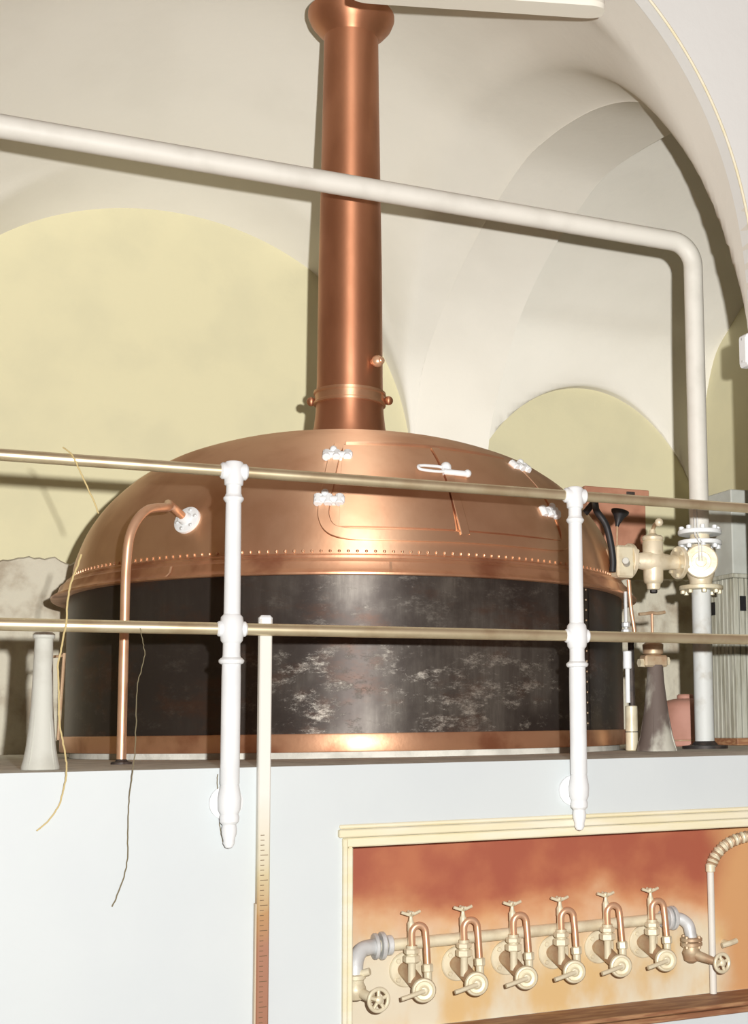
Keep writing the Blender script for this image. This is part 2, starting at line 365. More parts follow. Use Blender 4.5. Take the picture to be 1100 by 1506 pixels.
# platform, white front, ground
struct(MB().box((-4.2, .03, -.12), (7.2, YB + .2, 0)).build('floor', 'concrete'), 'grey concrete platform floor the kettle stands on', 'floor')
struct(MB().box((-6, -8, -1.7), (8, 0.4, -1.6)).build('floor', 'ground'), 'tiled ground in front of the white platform front', 'floor')
NX0, NX1, NZ0, NZ1, NY = .437, 2.95, -.965, -.283, .22
mb = MB(); mb.box((-4.2, 0, -.12), (7.2, .03, 0)); mb.box((-4.2, 0, -1.6), (NX0, .4, -.12)); mb.box((NX1, 0, -1.6), (7.2, .4, -.12))
mb.box((NX0, 0, NZ1), (NX1, .4, -.12)); mb.box((NX0, 0, -1.6), (NX1, .4, NZ0))
struct(mb.build('wall_front', 'facade'), 'white painted front of the platform below the railing', 'wall')
struct(MB().box((NX0 - .02, NY, NZ0 - .02), (NX1 + .02, NY + .1, NZ1 + .02)).build('wall_niche', 'niche'), 'stained red and cream back of the tap niche', 'wall')
def bar_x(mb, x0, x1, y0, y1, z0, z1): mb.box((x0, y0, z0), (x1, y1, z1), .004)
mb = MB(); bar_x(mb, NX0 - .035, NX1 + .035, -.014, .004, NZ1, NZ1 + .032); bar_x(mb, NX0 - .05, NX1 + .05, -.024, .004, NZ1 + .034, NZ1 + .062); bar_x(mb, NX0 - .045, NX1 + .045, -.010, .004, NZ1 + .063, NZ1 + .078)
bar_x(mb, NX0 - .016, NX0 + .002, -.014, .02, NZ0, NZ1); bar_x(mb, NX0 - .034, NX0 - .018, -.02, .004, NZ0, NZ1 + .03)
struct(mb.build('trim_3', 'trim'), 'cream moulded frame around the tap niche', 'trim')
mb = MB(); bar_x(mb, NX0, NX1, -.012, .20, NZ0 - .012, NZ0 + .004); bar_x(mb, NX0 - .03, NX1 + .03, -.022, .004, NZ0 - .035, NZ0 - .014)
struct(mb.build('trim_4', 'brownledge'), 'brown ledge along the bottom of the tap niche', 'trim')

# ------------------------------------------------------------------ the kettle
KX, KY = 1.195, 2.4507; KO = (KX, KY, 0)
K = thing('brew_kettle', 'big domed copper brewing kettle with dark scuffed body and tall flue', 'kettle', KO)
def ringpart(name, prof, m, n=160, parent=K, close=False): return MB().lathe(prof, KO, (0, 0, 1), n, close).build(name, m, parent)
ringpart('plinth', [(1.44, .001), (1.44, .03)], 'concrete')
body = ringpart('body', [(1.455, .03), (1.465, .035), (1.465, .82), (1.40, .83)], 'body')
ringpart('bottom_band', [(1.462, .028), (1.482, .03), (1.486, .036), (1.486, .10), (1.482, .106), (1.462, .108)], 'copper_brim', close=True)
ringpart('brim', [(1.455, .80), (1.534, .790), (1.545, .793), (1.546, .801), (1.530, .809), (1.516, .822), (1.506, .852), (1.494, .858), (1.488, .868), (1.478, .872), (1.476, .884), (1.462, .890), (1.45, .893), (1.44, .88)], 'copper_brim', close=True)
DP = [(1.448, .885), (1.444, .93), (1.43, 1.0), (1.38, 1.13), (1.305, 1.25), (1.205, 1.36), (1.1, 1.445), (.95, 1.533), (.7, 1.62), (.45, 1.664), (.24, 1.685), (.10, 1.69), (.001, 1.691)]
DPS = catmull([(r, z, 0) for r, z in DP], 6)
dome = ringpart('dome', [(max(q.x, .0005), q.y) for q in DPS], 'copper')
def dome_pt(az, z, off=0.0):
    z = max(DP[0][1], min(z, 1.69))
    for i in range(1, len(DPS)):
        if DPS[i].y >= z:
            a, b = DPS[i - 1], DPS[i]; t = (z - a.y) / max(1e-6, b.y - a.y); r = a.x + (b.x - a.x) * t; d = Vector((b.y - a.y, -(b.x - a.x), 0)).normalized(); break
    t = math.radians(az); r += d.x * off; z += d.y * off
    return Vector((KX + r * math.cos(t), KY + r * math.sin(t), z))
def dome_n(az, z): return (dome_pt(az, z, .1) - dome_pt(az, z, 0)).normalized()
def strap(path, w, h, name, m='copper', parent=None):
    # flat strap lying on the dome; path in (azimuth degrees, height)
    P = [q for q in catmull([(a, z, 0) for a, z in path], 6)]; rows = []
    for i, q in enumerate(P):
        p0 = dome_pt(P[max(i - 1, 0)].x, P[max(i - 1, 0)].y); p1 = dome_pt(P[min(i + 1, len(P) - 1)].x, P[min(i + 1, len(P) - 1)].y)
        T = (p1 - p0).normalized(); N = dome_n(q.x, q.y); Bn = N.cross(T).normalized(); c = dome_pt(q.x, q.y)
        rows.append([c + Bn * w / 2 - N * .004, c + Bn * w / 2 + N * h, c + Bn * (w / 2 - .003) + N * (h + .002), c - Bn * (w / 2 - .003) + N * (h + .002), c - Bn * w / 2 + N * h, c - Bn * w / 2 - N * .004])
    return MB().grid(rows).build(name, m, parent or dome, sharp=25)
strap([(-110.5, 1.45), (-111.3, 1.38), (-111.8, 1.27), (-112.4, 1.13), (-112.4, 1.06), (-111.2, 1.005), (-108.5, .982), (-104, .978), (-97, .978), (-84, .982), (-72, .982), (-64, .99), (-62.2, 1.02), (-61.5, 1.10), (-61.5, 1.25), (-61.5, 1.40)], .052, .010, 'hatch_frame', 'copper')
def patch(az0, az1, z0, z1, off, name, m='copper', rc=2.2):
    # curved door leaf with rounded corners, standing proud of the dome
    na, nz = 36, 20; rows = []; rim = []
    for j in range(nz + 1):
        z = z0 + (z1 - z0) * j / nz; row = []
        for i in range(na + 1):
            row.append(dome_pt(az0 + (az1 - az0) * i / na, z, off))
        rows.append(row)
    m_ = MB(); m_.grid(rows)
    edge = [(az0 + (az1 - az0) * i / na, z0) for i in range(na + 1)] + [(az1, z0 + (z1 - z0) * j / nz) for j in range(1, nz + 1)] + [(az1 - (az1 - az0) * i / na, z1) for i in range(1, na + 1)] + [(az0, z1 - (z1 - z0) * j / nz) for j in range(1, nz)]
    edge.append(edge[0]); m_.grid([[dome_pt(a, z, off) for a, z in edge], [dome_pt(a, z, -.006) for a, z in edge]])
    return m_.build(name, m, dome, sharp=30)
patch(-109.6, -88.6, 1.012, 1.437, .016, 'hatch_door'); patch(-88.2, -63.8, 1.012, 1.437, .016, 'hatch_door')
strap([(-87.0, 1.44), (-87.2, 1.3), (-87.4, 1.14), (-87.0, 1.02), (-86.9, .99)], .045, .021, 'seam_strap', 'copper')
strap([(-109, 1.462), (-100, 1.468), (-88, 1.472), (-76, 1.468), (-64, 1.458)], .012, .012, 'hatch_lip', 'copper')
def clamp(az, z, flip=1):
    # white hinge clamp: two lugs, a bridge and a knob, lying along the dome
    N = dome_n(az, z); c = dome_pt(az, z, .02); t = math.radians(az); T = Vector((-math.sin(t), math.cos(t), 0)); Q = N.cross(T)
    m_ = MB()
    m_.cyl(c - T * .055 - N * .02, c + T * .055 - N * .02 + N * .001, .018, 10)
    m_.cyl(c - T * .066, c + T * .068, .018, 12, bev=.004)
    for s_ in (-.05, -.005, .045): m_.cyl(c + T * s_ - Q * .026, c + T * s_ + Q * .026, .020, 10, bev=.004)
    m_.ball(c - T * .02 * flip + Q * .03 + N * .012, .017)
    return m_.build('hatch_clamp', 'white', dome)
clamp(-110.6, 1.368); clamp(-111.5, 1.133); clamp(-62.7, 1.40, -1); clamp(-64.5, 1.148, -1)
# long-loop latch in the middle of the hatch
N = dome_n(-87.6, 1.30); c = dome_pt(-87.6, 1.30, .03); t = math.radians(-87.6); T = Vector((-math.sin(t), math.cos(t), 0)); Q = N.cross(T)
mb = MB(); loop = [c - T * .11 + Q * .020, c - T * .14 + Q * .012, c - T * .14 - Q * .008, c - T * .11 - Q * .016, c - T * .03 - Q * .016, c - T * .02, c - T * .03 + Q * .020, c - T * .11 + Q * .020]
mb.tube(loop, .007, 8, 4); mb.ball(c + Q * .02, .026); mb.cyl(c - T * .02 - Q * .015, c + T * .10 - Q * .018, .014, 12, bev=.004); mb.ball(c + T * .10 - Q * .014, .019); mb.cyl(c - N * .03, c + N * .01, .018, 12)
mb.build('hatch_latch', 'white', dome)
# rivets around the foot of the dome and on the body seam
mb = MB()
for i in range(230):
    a = 360 * i / 230; q = dome_pt(a, .905); n_ = dome_n(a, .905); mb.lathe([(.0075, -.001), (.0065, .004), (.003, .0065), (.0004, .007)], q, n_, 8)
mb.build('rivets', 'copper', dome)['kind'] = 'stuff'
mb = MB()
for az in (-128.7, -57):
    for i in range(14):
        t = math.radians(az); mb.ball((KX + 1.466 * math.cos(t), KY + 1.466 * math.sin(t), .14 + .05 * i), .0055, (math.cos(t), math.sin(t), 0), 8, .6)
mb.build('rivets', 'tapbrown', body)['kind'] = 'stuff'
for az in (-127.4, -55):
    t0 = math.radians(az); G = []
    for k in range(4):
        t = t0 + (k - 1.5) * .012; G.append([(KX + 1.468 * math.cos(t), KY + 1.468 * math.sin(t), z) for z in (.108, .45, .79)])
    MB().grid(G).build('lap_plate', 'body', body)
# short copper strips over the joint of the brim
for az in (-139, -101, -45):
    t = math.radians(az); rows = []
    for k in (-1, 1):
        tt = t + k * .004; rows.append([(KX + r * math.cos(tt), KY + r * math.sin(tt), z) for r, z in ((1.5475, .801), (1.532, .811), (1.518, .824), (1.509, .852))])
    MB().grid(rows).build('joint_strip', 'copper_pipe', K)
# flue
CX, CY = 1.172, 2.4507; CO = (CX, CY, 0)
flue = MB().lathe([(.26, 1.66), (.235, 1.685), (.212, 1.72), (.196, 1.78), (.186, 1.87), (.183, 1.95), (.181, 2.05), (.176, 2.66), (.165, 3.27), (.158, 3.67), (.153, 4.06)], CO, (0, 0, 1), 64).build('flue', 'copper_flue', K)
MB().lathe([(.183, 1.905), (.197, 1.908), (.199, 1.918), (.192, 1.925), (.191, 1.96), (.199, 1.967), (.198, 1.98), (.182, 1.985)], CO, (0, 0, 1), 64).build('ring_band', 'copper', flue)
MB().lathe([(.152, 4.04), (.165, 4.06), (.195, 4.09), (.228, 4.13), (.244, 4.17), (.244, 4.19), (.236, 4.20), (.21, 4.185), (.14, 4.19), (.128, 4.20), (.126, 4.9)], CO, (0, 0, 1), 64).build('bell_collar', 'copper_flue', flue)
kn = Vector((.62, -.78, 0)).normalized()
def flue_pt(az, z, r): t = math.radians(az); return Vector((CX + r * math.cos(t), CY + r * math.sin(t), z))
a_ = -72; d_ = Vector((math.cos(math.radians(a_ + 10)), math.sin(math.radians(a_ + 10)), 0)); q = Vector((CX, CY, 2.125)) + d_ * .17
mb = MB(); mb.cyl(q, q + d_ * .035, .02, 14); mb.ball(q + d_ * .04, .034, d_); mb.cyl(q + d_ * .05, q + d_ * .08, .018, 12, bev=.003); mb.build('sight_knob', 'copper_pipe', flue)
for s_ in (-1, 1):
    d_ = Vector((R_.x, R_.y, 0)).normalized() * s_; q = Vector((CX, CY, 1.935)) + d_ * .19
    mb = MB(); mb.cyl(q, q + d_ * .02, .012, 10); mb.ball(q + d_ * .024, .026, d_); mb.build('ring_lug', 'copper_flue', flue)

# ------------------------------------------------------------------ copper pipe bowed from the dome to the floor
t = thing('bent_copper_pipe', 'slender bent copper pipe running from white rosette on dome to the floor', 'pipe', (-.215, .9, 0))
rp = dome_pt(-138.9, 1.071); rn = dome_n(-138.9, 1.071)
mb = MB(); mb.tube([rp + rn * .01, rp + rn * .10 + Vector((-.03, -.05, .015)), (-.02, 1.12, 1.06), (-.13, .96, 1.015), (-.195, .905, .92), (-.212, .9, .78), (-.214, .9, .55), (-.215, .9, .3), (-.215, .9, .004)], .0185, 16, 8)
mb.build('pipe', 'copper_pipe', t)
mb = MB(); mb.lathe([(.066, -.003), (.066, .010), (.058, .014), (.032, .016), (.028, .04), (.0185, .044)], rp, rn, 28); ros = mb.build('rosette', 'white', t)
u, w, _ = frame(rn)
for k in range(6):
    a = k * math.pi / 3 + .3; q = rp + rn * .012 + (u * math.cos(a) + w * math.sin(a)) * .048; MB().hexa(q, q + rn * .009, .009).build('bolt', 'silver', ros)
MB().lathe([(.04, .0005), (.04, .008), (.024, .012), (.019, .02)], (-.215, .9, 0), (0, 0, 1), 20).build('foot_flange', 'dark', t)

# ------------------------------------------------------------------ railing
RY, H1, H2 = -.06, 1.0, .4635
RO = (0, RY, 0)
rail = thing('railing', 'tubular brass guard railing on white posts along the platform edge', 'railing', RO)
for z, nm, r in ((H1, 'top_rail', .0195), (H2, 'lower_rail', .0205)):
    MB().cyl((-1.75, RY, z), (3.1, RY, z), r, 24).build(nm, 'brass', rail)
def post(x):
    m_ = MB(); m_.lathe([(.026, -.06), (.0315, -.05), (.0315, .30), (.0305, .37), (.029, .375), (.0275, .52), (.026, .86), (.025, .97)], (x, RY, 0), (0, 0, 1), 28)
    p_ = m_.build('post', 'white', rail)
    m_ = MB(); m_.cyl((x - .046, RY, H1), (x + .046, RY, H1), .0285, 24, bev=.006); m_.lathe([(.026, -.05), (.031, -.046), (.033, -.02), (.033, .024), (.028, .032), (.012, .036)], (x, RY, H1), (0, 0, 1), 24)
    m_.build('tee_fitting', 'white', p_)
    m_ = MB(); m_.cyl((x - .05, RY, H2), (x + .05, RY, H2), .026, 24, bev=.006); m_.lathe([(.028, -.05), (.036, -.04), (.040, -.012), (.040, .012), (.036, .04), (.027, .05)], (x, RY, H2), (0, 0, 1), 28)
    m_.build('cross_fitting', 'white', p_)
    for z, r in ((.905, .034), (.355, .042)):
        MB().lathe([(.027, -.012), (r - .004, -.008), (r, -.002), (r, .004), (r - .005, .009), (.027, .016)], (x, RY, z), (0, 0, 1), 24).build('collar', 'white', p_)
    m_ = MB(); m_.lathe([(.001, -.262), (.012, -.258), (.019, -.245), (.018, -.235), (.024, -.215), (.025, -.20), (.022, -.185), (.031, -.175), (.032, -.16), (.029, -.15), (.036, -.135), (.038, -.10), (.034, -.075), (.03, -.055)], (x, RY, 0), (0, 0, 1), 24)
    m_.build('finial', 'white', p_)
    m_ = MB(); m_.cyl((x, RY + .02, -.115), (x, -.012, -.115), .026, 20); m_.lathe([(.056, .0), (.056, .010), (.048, .014), (.03, .016)], (x, -.001, -.115), (0, -1, 0), 28)
    m_.build('wall_bracket', 'white', p_)
for x in (-1.295, 0.0, 1.295, 2.59): post(x)

# ------------------------------------------------------------------ measuring staff leaning behind the lower rail
SX = .122
st = thing('measuring_staff', 'tall white measuring staff with tick marks, browned towards its foot', 'measuring staff', (SX, -.022, -1.6))
mb = MB(); mb.box((SX - .021, -.037, -1.6), (SX + .021, -.003, .505), .004); mb.build('staff', 'staff', st)
MB().box((SX - .0225, -.038, .44), (SX + .0225, -.002, .515), .008).build('cap', 'white', st)
MB().box((SX - .026, -.034, -1.6), (SX - .0212, -.008, -.45), .001).build('side_strip', 'staffedge', st)
mb = MB(); z = -1.2; k = 0
while z < -.22:
    L = .013 if k % 5 else .026; mb.box((SX - .012, -.0376, z), (SX - .012 + L, -.0369, z + .0022)); z += .0165; k += 1
mb.build('tick_marks', 'tick', st)['kind'] = 'stuff'

# ------------------------------------------------------------------ pedestals
def pedestal(name, x, y, label, m, h=.47, base=.062, top=.030):
    t_ = thing(name, label, 'pedestal', (x, y, 0))
    m_ = MB(); m_.lathe([(base, .001), (base, .012), (base * .92, .03), (base * .80, .07), (base * .68, .14), (base * .58, .22), (top * 1.08, .34), (top, h - .02), (top * 1.02, h)], (x, y, 0), (0, 0, 1), 32)
    m_.build('column', m, t_)
    for k in range(4):
        a = math.pi / 4 + k * math.pi / 2; d = Vector((math.cos(a), math.sin(a), 0)); c_ = Vector((x, y, 0)); s_ = Vector((-d.y, d.x, 0)) * .005
        pts = [c_ + d * base * 1.04 + Vector((0, 0, .002)), c_ + d * base * .82 + Vector((0, 0, .08)), c_ + d * (base * .6) + Vector((0, 0, .20)), c_ + d * .012 + Vector((0, 0, .20)), c_ + d * .012 + Vector((0, 0, .002))]
        m_ = MB(); m_.add([q + s_ for q in pts] + [q - s_ for q in pts], [(0, 1, 2, 3, 4), (9, 8, 7, 6, 5)] + [(i, (i + 1) % 5, 5 + (i + 1) % 5, 5 + i) for i in range(5)]); m_.build('foot_rib', m, t_)
    return t_
pl = pedestal('iron_pedestal', -.557, .33, 'pale grey trumpet-footed iron pedestal left of the kettle', 'iron', .455)
MB().lathe([(.032, .445), (.036, .45), (.036, .462), (.028, .468), (.014, .47)], (-.557, .33, 0), (0, 0, 1), 24).build('cap', 'iron', pl)
mb = MB(); mb.cyl((-.50, .36, .10), (-.487, .36, .40), .006, 10); mb.cyl((-.56, .345, .38), (-.487, .36, .392), .005, 8); mb.build('side_rod', 'tapbrown', pl)
PX, PY = 2.322, 1.13
pr = pedestal('iron_pedestal', PX, PY, 'brown-stained trumpet-footed iron pedestal right of the kettle', 'ironstain', .42, .098, .040)
mb = MB(); mb.box((PX - .07, PY - .035, .41), (PX + .055, PY + .035, .468), .008); mb.lathe([(.03, .465), (.05, .475), (.052, .52), (.03, .535), (.02, .56)], (PX - .01, PY, 0), (0, 0, 1), 20); mb.build('gear_head', 'tapbrown', pr)
MB().cyl((PX - .09, PY, .43), (PX - .05, PY, .43), .022, 6).build('gland_nut', 'cream', pr); MB().cyl((PX + .05, PY, .44), (PX + .075, PY, .44), .022, 6).build('gland_nut', 'cream', pr)
MB().cyl((PX - .012, PY, .55), (PX - .012, PY, .675), .007, 10).build('spindle', 'copper_pipe', pr)
MB().tube([(PX - .085, PY, .668), (PX - .045, PY, .672), (PX - .012, PY, .677), (PX + .02, PY, .675), (PX + .062, PY, .682)], .0085, 10, 3).build('tee_handle', 'tapbrown', pr)

# thin gauge pipe beside the kettle
g = thing('drain_pipe', 'thin vertical drain pipe with white sleeve against the right of kettle', 'pipe', (2.30, 1.33, 0))
gx, gy = 2.30, 1.33
MB().tube([(gx - .006, gy, .86), (gx + .004, gy, .72), (gx + .022, gy, .60), (gx + .020, gy, .56)], .0105, 12, 5).build('upper_pipe', 'copper_pipe', g)
MB().cyl((gx, gy, .2), (gx, gy, .58), .016, 14).build('dark_pipe', 'dark', g)
MB().cyl((gx - .005, gy, .001), (gx - .005, gy, .225), .031, 20, bev=.004).build('white_sleeve', 'cream', g)
mb = MB(); mb.torus((gx - .005, gy, .095), (0, 0, 1), .032, .0025, 20, 6); mb.build('tie_wire', 'dark', g)
mb = MB(); mb.hexa((gx - .026, gy, .585), (gx - .026, gy, .61), .024); mb.hexa((gx - .026, gy, .62), (gx - .026, gy, .645), .021); mb.cyl((gx - .026, gy, .56), (gx - .026, gy, .80), .009, 10); mb.build('union_nut', 'silver', g)
mb = MB(); mb.cyl((gx - .022, gy, .41), (gx - .022, gy, .50), .022, 14, bev=.004); mb.cyl((gx - .022, gy, .24), (gx - .022, gy, .42), .012, 10); mb.build('white_coupling', 'white', g)

# ------------------------------------------------------------------ big white steam pipe
PXX, PYY, PZ, PR = 2.83, 1.5, 2.76, .0525
sp = thing('steam_pipe', 'thick off-white steam pipe crossing before the flue and turning down', 'pipe', (PXX, PYY, 0))
cz = .985
def bend():
    pts = [(-1.30, PYY, PZ), (PXX - .16, PYY, PZ)]
    for k in range(0, 13):
        a = math.pi / 2 * k / 12; pts.append((PXX - .13 + .13 * math.sin(a), PYY, PZ - .13 + .13 * math.cos(a)))
    pts.append((PXX, PYY, 1.125)); return pts
MB().tube(bend(), PR, 28).build('upper_run', 'pipewhite', sp)
MB().tube([(PXX, PYY, .845), (PXX, PYY, .02)], PR * .98, 28).build('lower_run', 'pipegrey', sp)
def flange(z0, z1, r, nb, m, up=True):
    fo_ = MB().lathe([(PR * .9, z0), (r - .004, z0), (r, z0 + .004), (r, z1 - .004), (r - .004, z1), (PR * .9, z1)], (PXX, PYY, 0), (0, 0, 1), 36).build('flange', m, sp)
    for k in range(nb):
        a = 2 * math.pi * (k + .5) / nb; x, y = PXX + (r - .02) * math.cos(a), PYY + (r - .02) * math.sin(a)
        if up: MB().hexa((x, y, z1), (x, y, z1 + .02), .014).build('bolt', m, fo_)
        else: MB().hexa((x, y, z0 - .02), (x, y, z0), .014).build('bolt', m, fo_)
flange(1.142, 1.166, .118, 8, 'white', True); flange(1.085, 1.109, .118, 8, 'white', False)
MB().lathe([(PR, .86), (.06, .87), (.062, .895), (.072, .92), (.079, .96), (.081, cz), (.079, 1.01), (.07, 1.05), (.056, 1.08), (.052, 1.15)], (PXX, PYY, 0), (0, 0, 1), 32).build('tee_body', 'brasscream', sp)
fd = Vector((-.50, -.866, 0)).normalized()
q = Vector((PXX, PYY, cz))
mb = MB(); mb.lathe([(.058, .05), (.084, .088), (.090, .094), (.090, .112), (.084, .118), (.052, .120), (.050, .114), (.030, .114), (.028, .126), (.010, .128)], q, fd, 36); mb.build('blank_flange', 'brasscream', sp)
flange(.842, .866, .118, 8, 'cream', False)
MB().lathe([(.12, .0005), (.12, .016), (.07, .02), (.058, .035), (PR * .98, .04)], (PXX, PYY, 0), (0, 0, 1), 32).build('base_flange', 'dark', sp)
fx = q + fd * .13
mb = MB()
for s_ in (-.009, .009):
    e = Vector((s_, 0, 0)); mb.tube([fx + e + Vector((-.004, 0, -.0)), fx + e + Vector((-.004, .0, .10)), fx + e + Vector((-.004, .035, .14)), fx + e + Vector((-.006, .04, .30))], .0035, 8)
mb.build('gauge_tube', 'silver', sp)

# ------------------------------------------------------------------ plug valve between kettle and steam pipe
VX = 2.537
pv = thing('plug_valve', 'cream bronze plug valve with lever joining kettle and steam pipe', 'valve', (VX, PYY, cz))
def vx(mb, prof, x0=VX): return mb.lathe(prof, (x0, PYY, cz), (1, 0, 0), 32)
vx(MB(), [(.030, -.13), (.040, -.11), (.046, -.06), (.060, -.035), (.064, 0), (.060, .035), (.046, .06), (.040, .10), (.038, .14), (.030, .15)]).build('valve_body', 'brasscream', pv)
MB().lathe([(.030, -.150), (.034, -.146), (.038, -.12), (.048, -.112), (.052, -.10), (.054, .0), (.055, .10), (.050, .108), (.056, .114), (.056, .128), (.048, .136), (.030, .14), (.018, .15), (.014, .17)], (VX, PYY, cz), (0, 0, 1), 32).build('plug_barrel', 'brasscream', pv)
MB().hexa((VX, PYY, cz - .168), (VX, PYY, cz - .148), .02).build('bottom_nut', 'dark', pv)
lv = MB(); lv.tube([(VX + .002, PYY, cz + .16), (VX + .002, PYY - .01, cz + .180), (VX - .006, PYY - .04, cz + .190), (VX - .016, PYY - .09, cz + .194)], .011, 10, 4); lv.build('lever', 'tapbrown', pv)
MB().ball((VX - .017, PYY - .10, cz + .194), .022).build('lever_knob', 'brasscream', pv)
for x0, w_, r in ((VX - .155, .026, .088), (VX + .145, .026, .088)):
    fl = vx(MB(), [(.03, 0), (r - .004, 0), (r, .004), (r, w_ - .004), (r - .004, w_), (.03, w_)], x0).build('flange', 'brasscream', pv)
    for k in range(6):
        a = math.pi * k / 3 + .4; y, z = PYY + .07 * math.cos(a), cz + .07 * math.sin(a); MB().hexa((x0 - .012, y, z), (x0 + w_ + .012, y, z), .011).build('bolt', 'cream', fl)
vx(MB(), [(.045, .17), (.042, .2), (.045, .235)]).build('outlet_neck', 'brasscream', pv)
mb = MB(); mb.box((2.285, PYY - .075, .885), (2.384, PYY + .075, 1.052), .010); mb.build('kettle_block', 'cream', pv)
mb = MB(); mb.cyl((2.30, PYY - .13, .965), (2.335, PYY - .078, .955), .018, 12, bev=.003); mb.build('block_bolt', 'iron', pv)

# black hose, black funnel
mb = MB(); mb.tube([dome_pt(-41.5, 1.235, -.005), dome_pt(-42.5, 1.235, .05) + Vector((.0, -.03, .012)), (2.17, 1.43, 1.222), (2.205, 1.40, 1.15), (2.225, 1.39, 1.06), (2.235, 1.385, .97), (2.232, 1.385, .905)], .0175, 14, 8)
o = mb.build('rubber_hose', 'black', loc=(2.23, 1.39, .9)); tag(o, 'black rubber hose bowed from copper dome down beside the valve block', 'hose')
fn = thing('black_funnel', 'small black funnel on a thin stem above the valve block', 'funnel', (2.322, 1.5, 1.053))
MB().cyl((2.322, 1.5, 1.053), (2.326, 1.5, 1.17), .0055, 10).build('stem', 'tapbrown', fn)
ax = Vector((.25, 0, 1)).normalized()
MB().lathe([(.009, 0), (.014, .02), (.030, .055), (.046, .075), (.048, .086), (.040, .088), (.02, .07), (.004, .05)], (2.325, 1.5, 1.16), ax, 24).build('cone', 'black', fn)

# ------------------------------------------------------------------ things in the further bay
rb = thing('wall_cupboard', 'red-brown wooden cupboard hung on the back wall above the valve', 'cupboard', (4.40, 5.6, 1.5))
MB().box((4.10, 5.28, 1.50), (4.665, 5.6, 2.075), .006).build('case', 'redwood', rb)
MB().box((4.06, 5.24, 2.075), (4.68, 5.6, 2.135), .006).build('top_board', 'redwood', rb)
MB().box((4.455, 5.23, 2.085), (4.535, 5.2415, 2.11), .003).build('slot_handle', 'dark', rb)
CBX, CBY = 3.50, 2.2
cb = thing('slatted_cabinet', 'grey control cabinet with plain upper box and slatted lower casing', 'cabinet', (CBX + .4, CBY + .25, 0))
MB().box((CBX, CBY, 1.035), (CBX + .80, CBY + .5, 1.556), .006).build('upper_box', 'cabinet', cb)
MB().box((CBX - .02, CBY - .02, 1.01), (CBX + .82, CBY + .5, 1.036), .004).build('ledge', 'slat', cb)
MB().box((CBX + .02, CBY + .02, .03), (CBX + .80, CBY + .48, 1.01)).build('inner_case', 'ironstain', cb)
sl = None; rnd = random.Random(4)
for side in (0, 1):
    n_ = 20 if side == 0 else 11; step = .042
    for k in range(n_):
        if side == 0: a = (CBX + k * step, CBY - rnd.uniform(0, .006), .045); b = (CBX + k * step + .034, CBY + .02, 1.01)
        else: a = (CBX - rnd.uniform(0, .006), CBY + .03 + k * step, .045); b = (CBX + .02, CBY + .03 + k * step + .034, 1.01)
        MB().box(a, b, .003).build('slat', 'slat', cb)
MB().box((CBX - .01, CBY - .015, .001), (CBX + .81, CBY + .5, .045), .003).build('base_board', 'brownledge', cb)
for (x, y) in ((CBX - .009, CBY + .20),): MB().box((x, y, .80), (x + .008, y + .05, .88)).build('vent_hole', 'black', cb)
MB().box((CBX + .04, CBY - .012, .81), (CBX + .08, CBY - .004, .90)).build('vent_hole', 'black', cb)
MB().box((CBX + .30, CBY - .02, 1.45), (CBX + .36, CBY, 1.47), .003).build('catch', 'silver', cb)
dr = thing('copper_drum', 'dull reddish drum with rounded shoulder standing behind the steam pipe', 'drum', (3.275, 2.42, 0))
MB().lathe([(.17, .001), (.175, .006), (.175, .03), (.167, .036), (.160, .05), (.158, .20), (.154, .235), (.14, .258), (.11, .275), (.07, .285), (.001, .288)], (3.275, 2.42, 0), (0, 0, 1), 40).build('shell', 'pink', dr)
MB().torus((3.275, 2.42, .034), (0, 0, 1), .168, .006, 40, 8).build('foot_hoop', 'tapbrown', dr)
MB().lathe([(.05, .285), (.05, .305), (.042, .312), (.001, .314)], (3.275, 2.42, 0), (0, 0, 1), 24).build('lid', 'pink', dr)
# white box at the arch jamb
wb = thing('wall_box', 'small white electrical box fixed on the arch jamb', 'wall box', (2.665, .80, 1.85))
MB().box((2.618, .69, 1.85), (2.664, .765, 2.01), .008).build('case', 'white', wb)
MB().box((2.613, .70, 1.865), (2.619, .755, 1.995), .002).build('cover', 'white', wb)
for z in (1.875, 1.985): MB().cyl((2.610, .727, z), (2.614, .727, z), .006, 8).build('screw', 'silver', wb)
# hanging lamp
A_, B_ = Vector((.70, .88, 3.40)), Vector((1.80, .575, 3.42))
lp = thing('strip_lamp', 'long cream strip lamp housing with rounded ends hung under the vault', 'lamp', tuple((A_ + B_) / 2))
D = (B_ - A_).normalized(); Nn = Vector((-D.y, D.x, 0))
def lamp_section(w, h0, h1, m, name, ext=0.0):
    rows = []; n_ = 10
    ends = [(-.0 + .08 * (1 - math.cos(a)), math.sin(a)) for a in [math.pi / 2 * k / n_ for k in range(1, n_ + 1)]]
    L = (B_ - A_).length; st_ = [(x, s_) for x, s_ in ends] + [(L - x, s_) for x, s_ in reversed(ends)]
    for x, s_ in st_:
        ww = w * (.35 + .65 * s_); c_ = A_ + D * x
        rows.append([c_ + Nn * a * ww + Vector((0, 0, b)) for a, b in ((-1, h0 + .02), (-.8, h0), (.8, h0), (1, h0 + .02), (1, h1), (-1, h1), (-1, h0 + .02))])
    m_ = MB(); m_.grid(rows); m_.add(rows[0][:6], [(0, 1, 2, 3, 4, 5)]); m_.add(rows[-1][:6], [(5, 4, 3, 2, 1, 0)]); return m_.build(name, m, lp)
lamp_section(.085, .03, .11, 'lamp', 'housing'); lamp_section(.070, -.03, .032, 'lampwhite', 'cover')
for k in (.18, .82):
    c_ = A_.lerp(B_, k); top_ = smax(f1(c_.x), 1.9) + bump1(c_.x, max(c_.y, .7)) - .005
    MB().cyl((c_.x, max(c_.y, .70), 3.50), (c_.x, max(c_.y, .70), top_), .010, 10).build('hanger', 'lamp', lp)

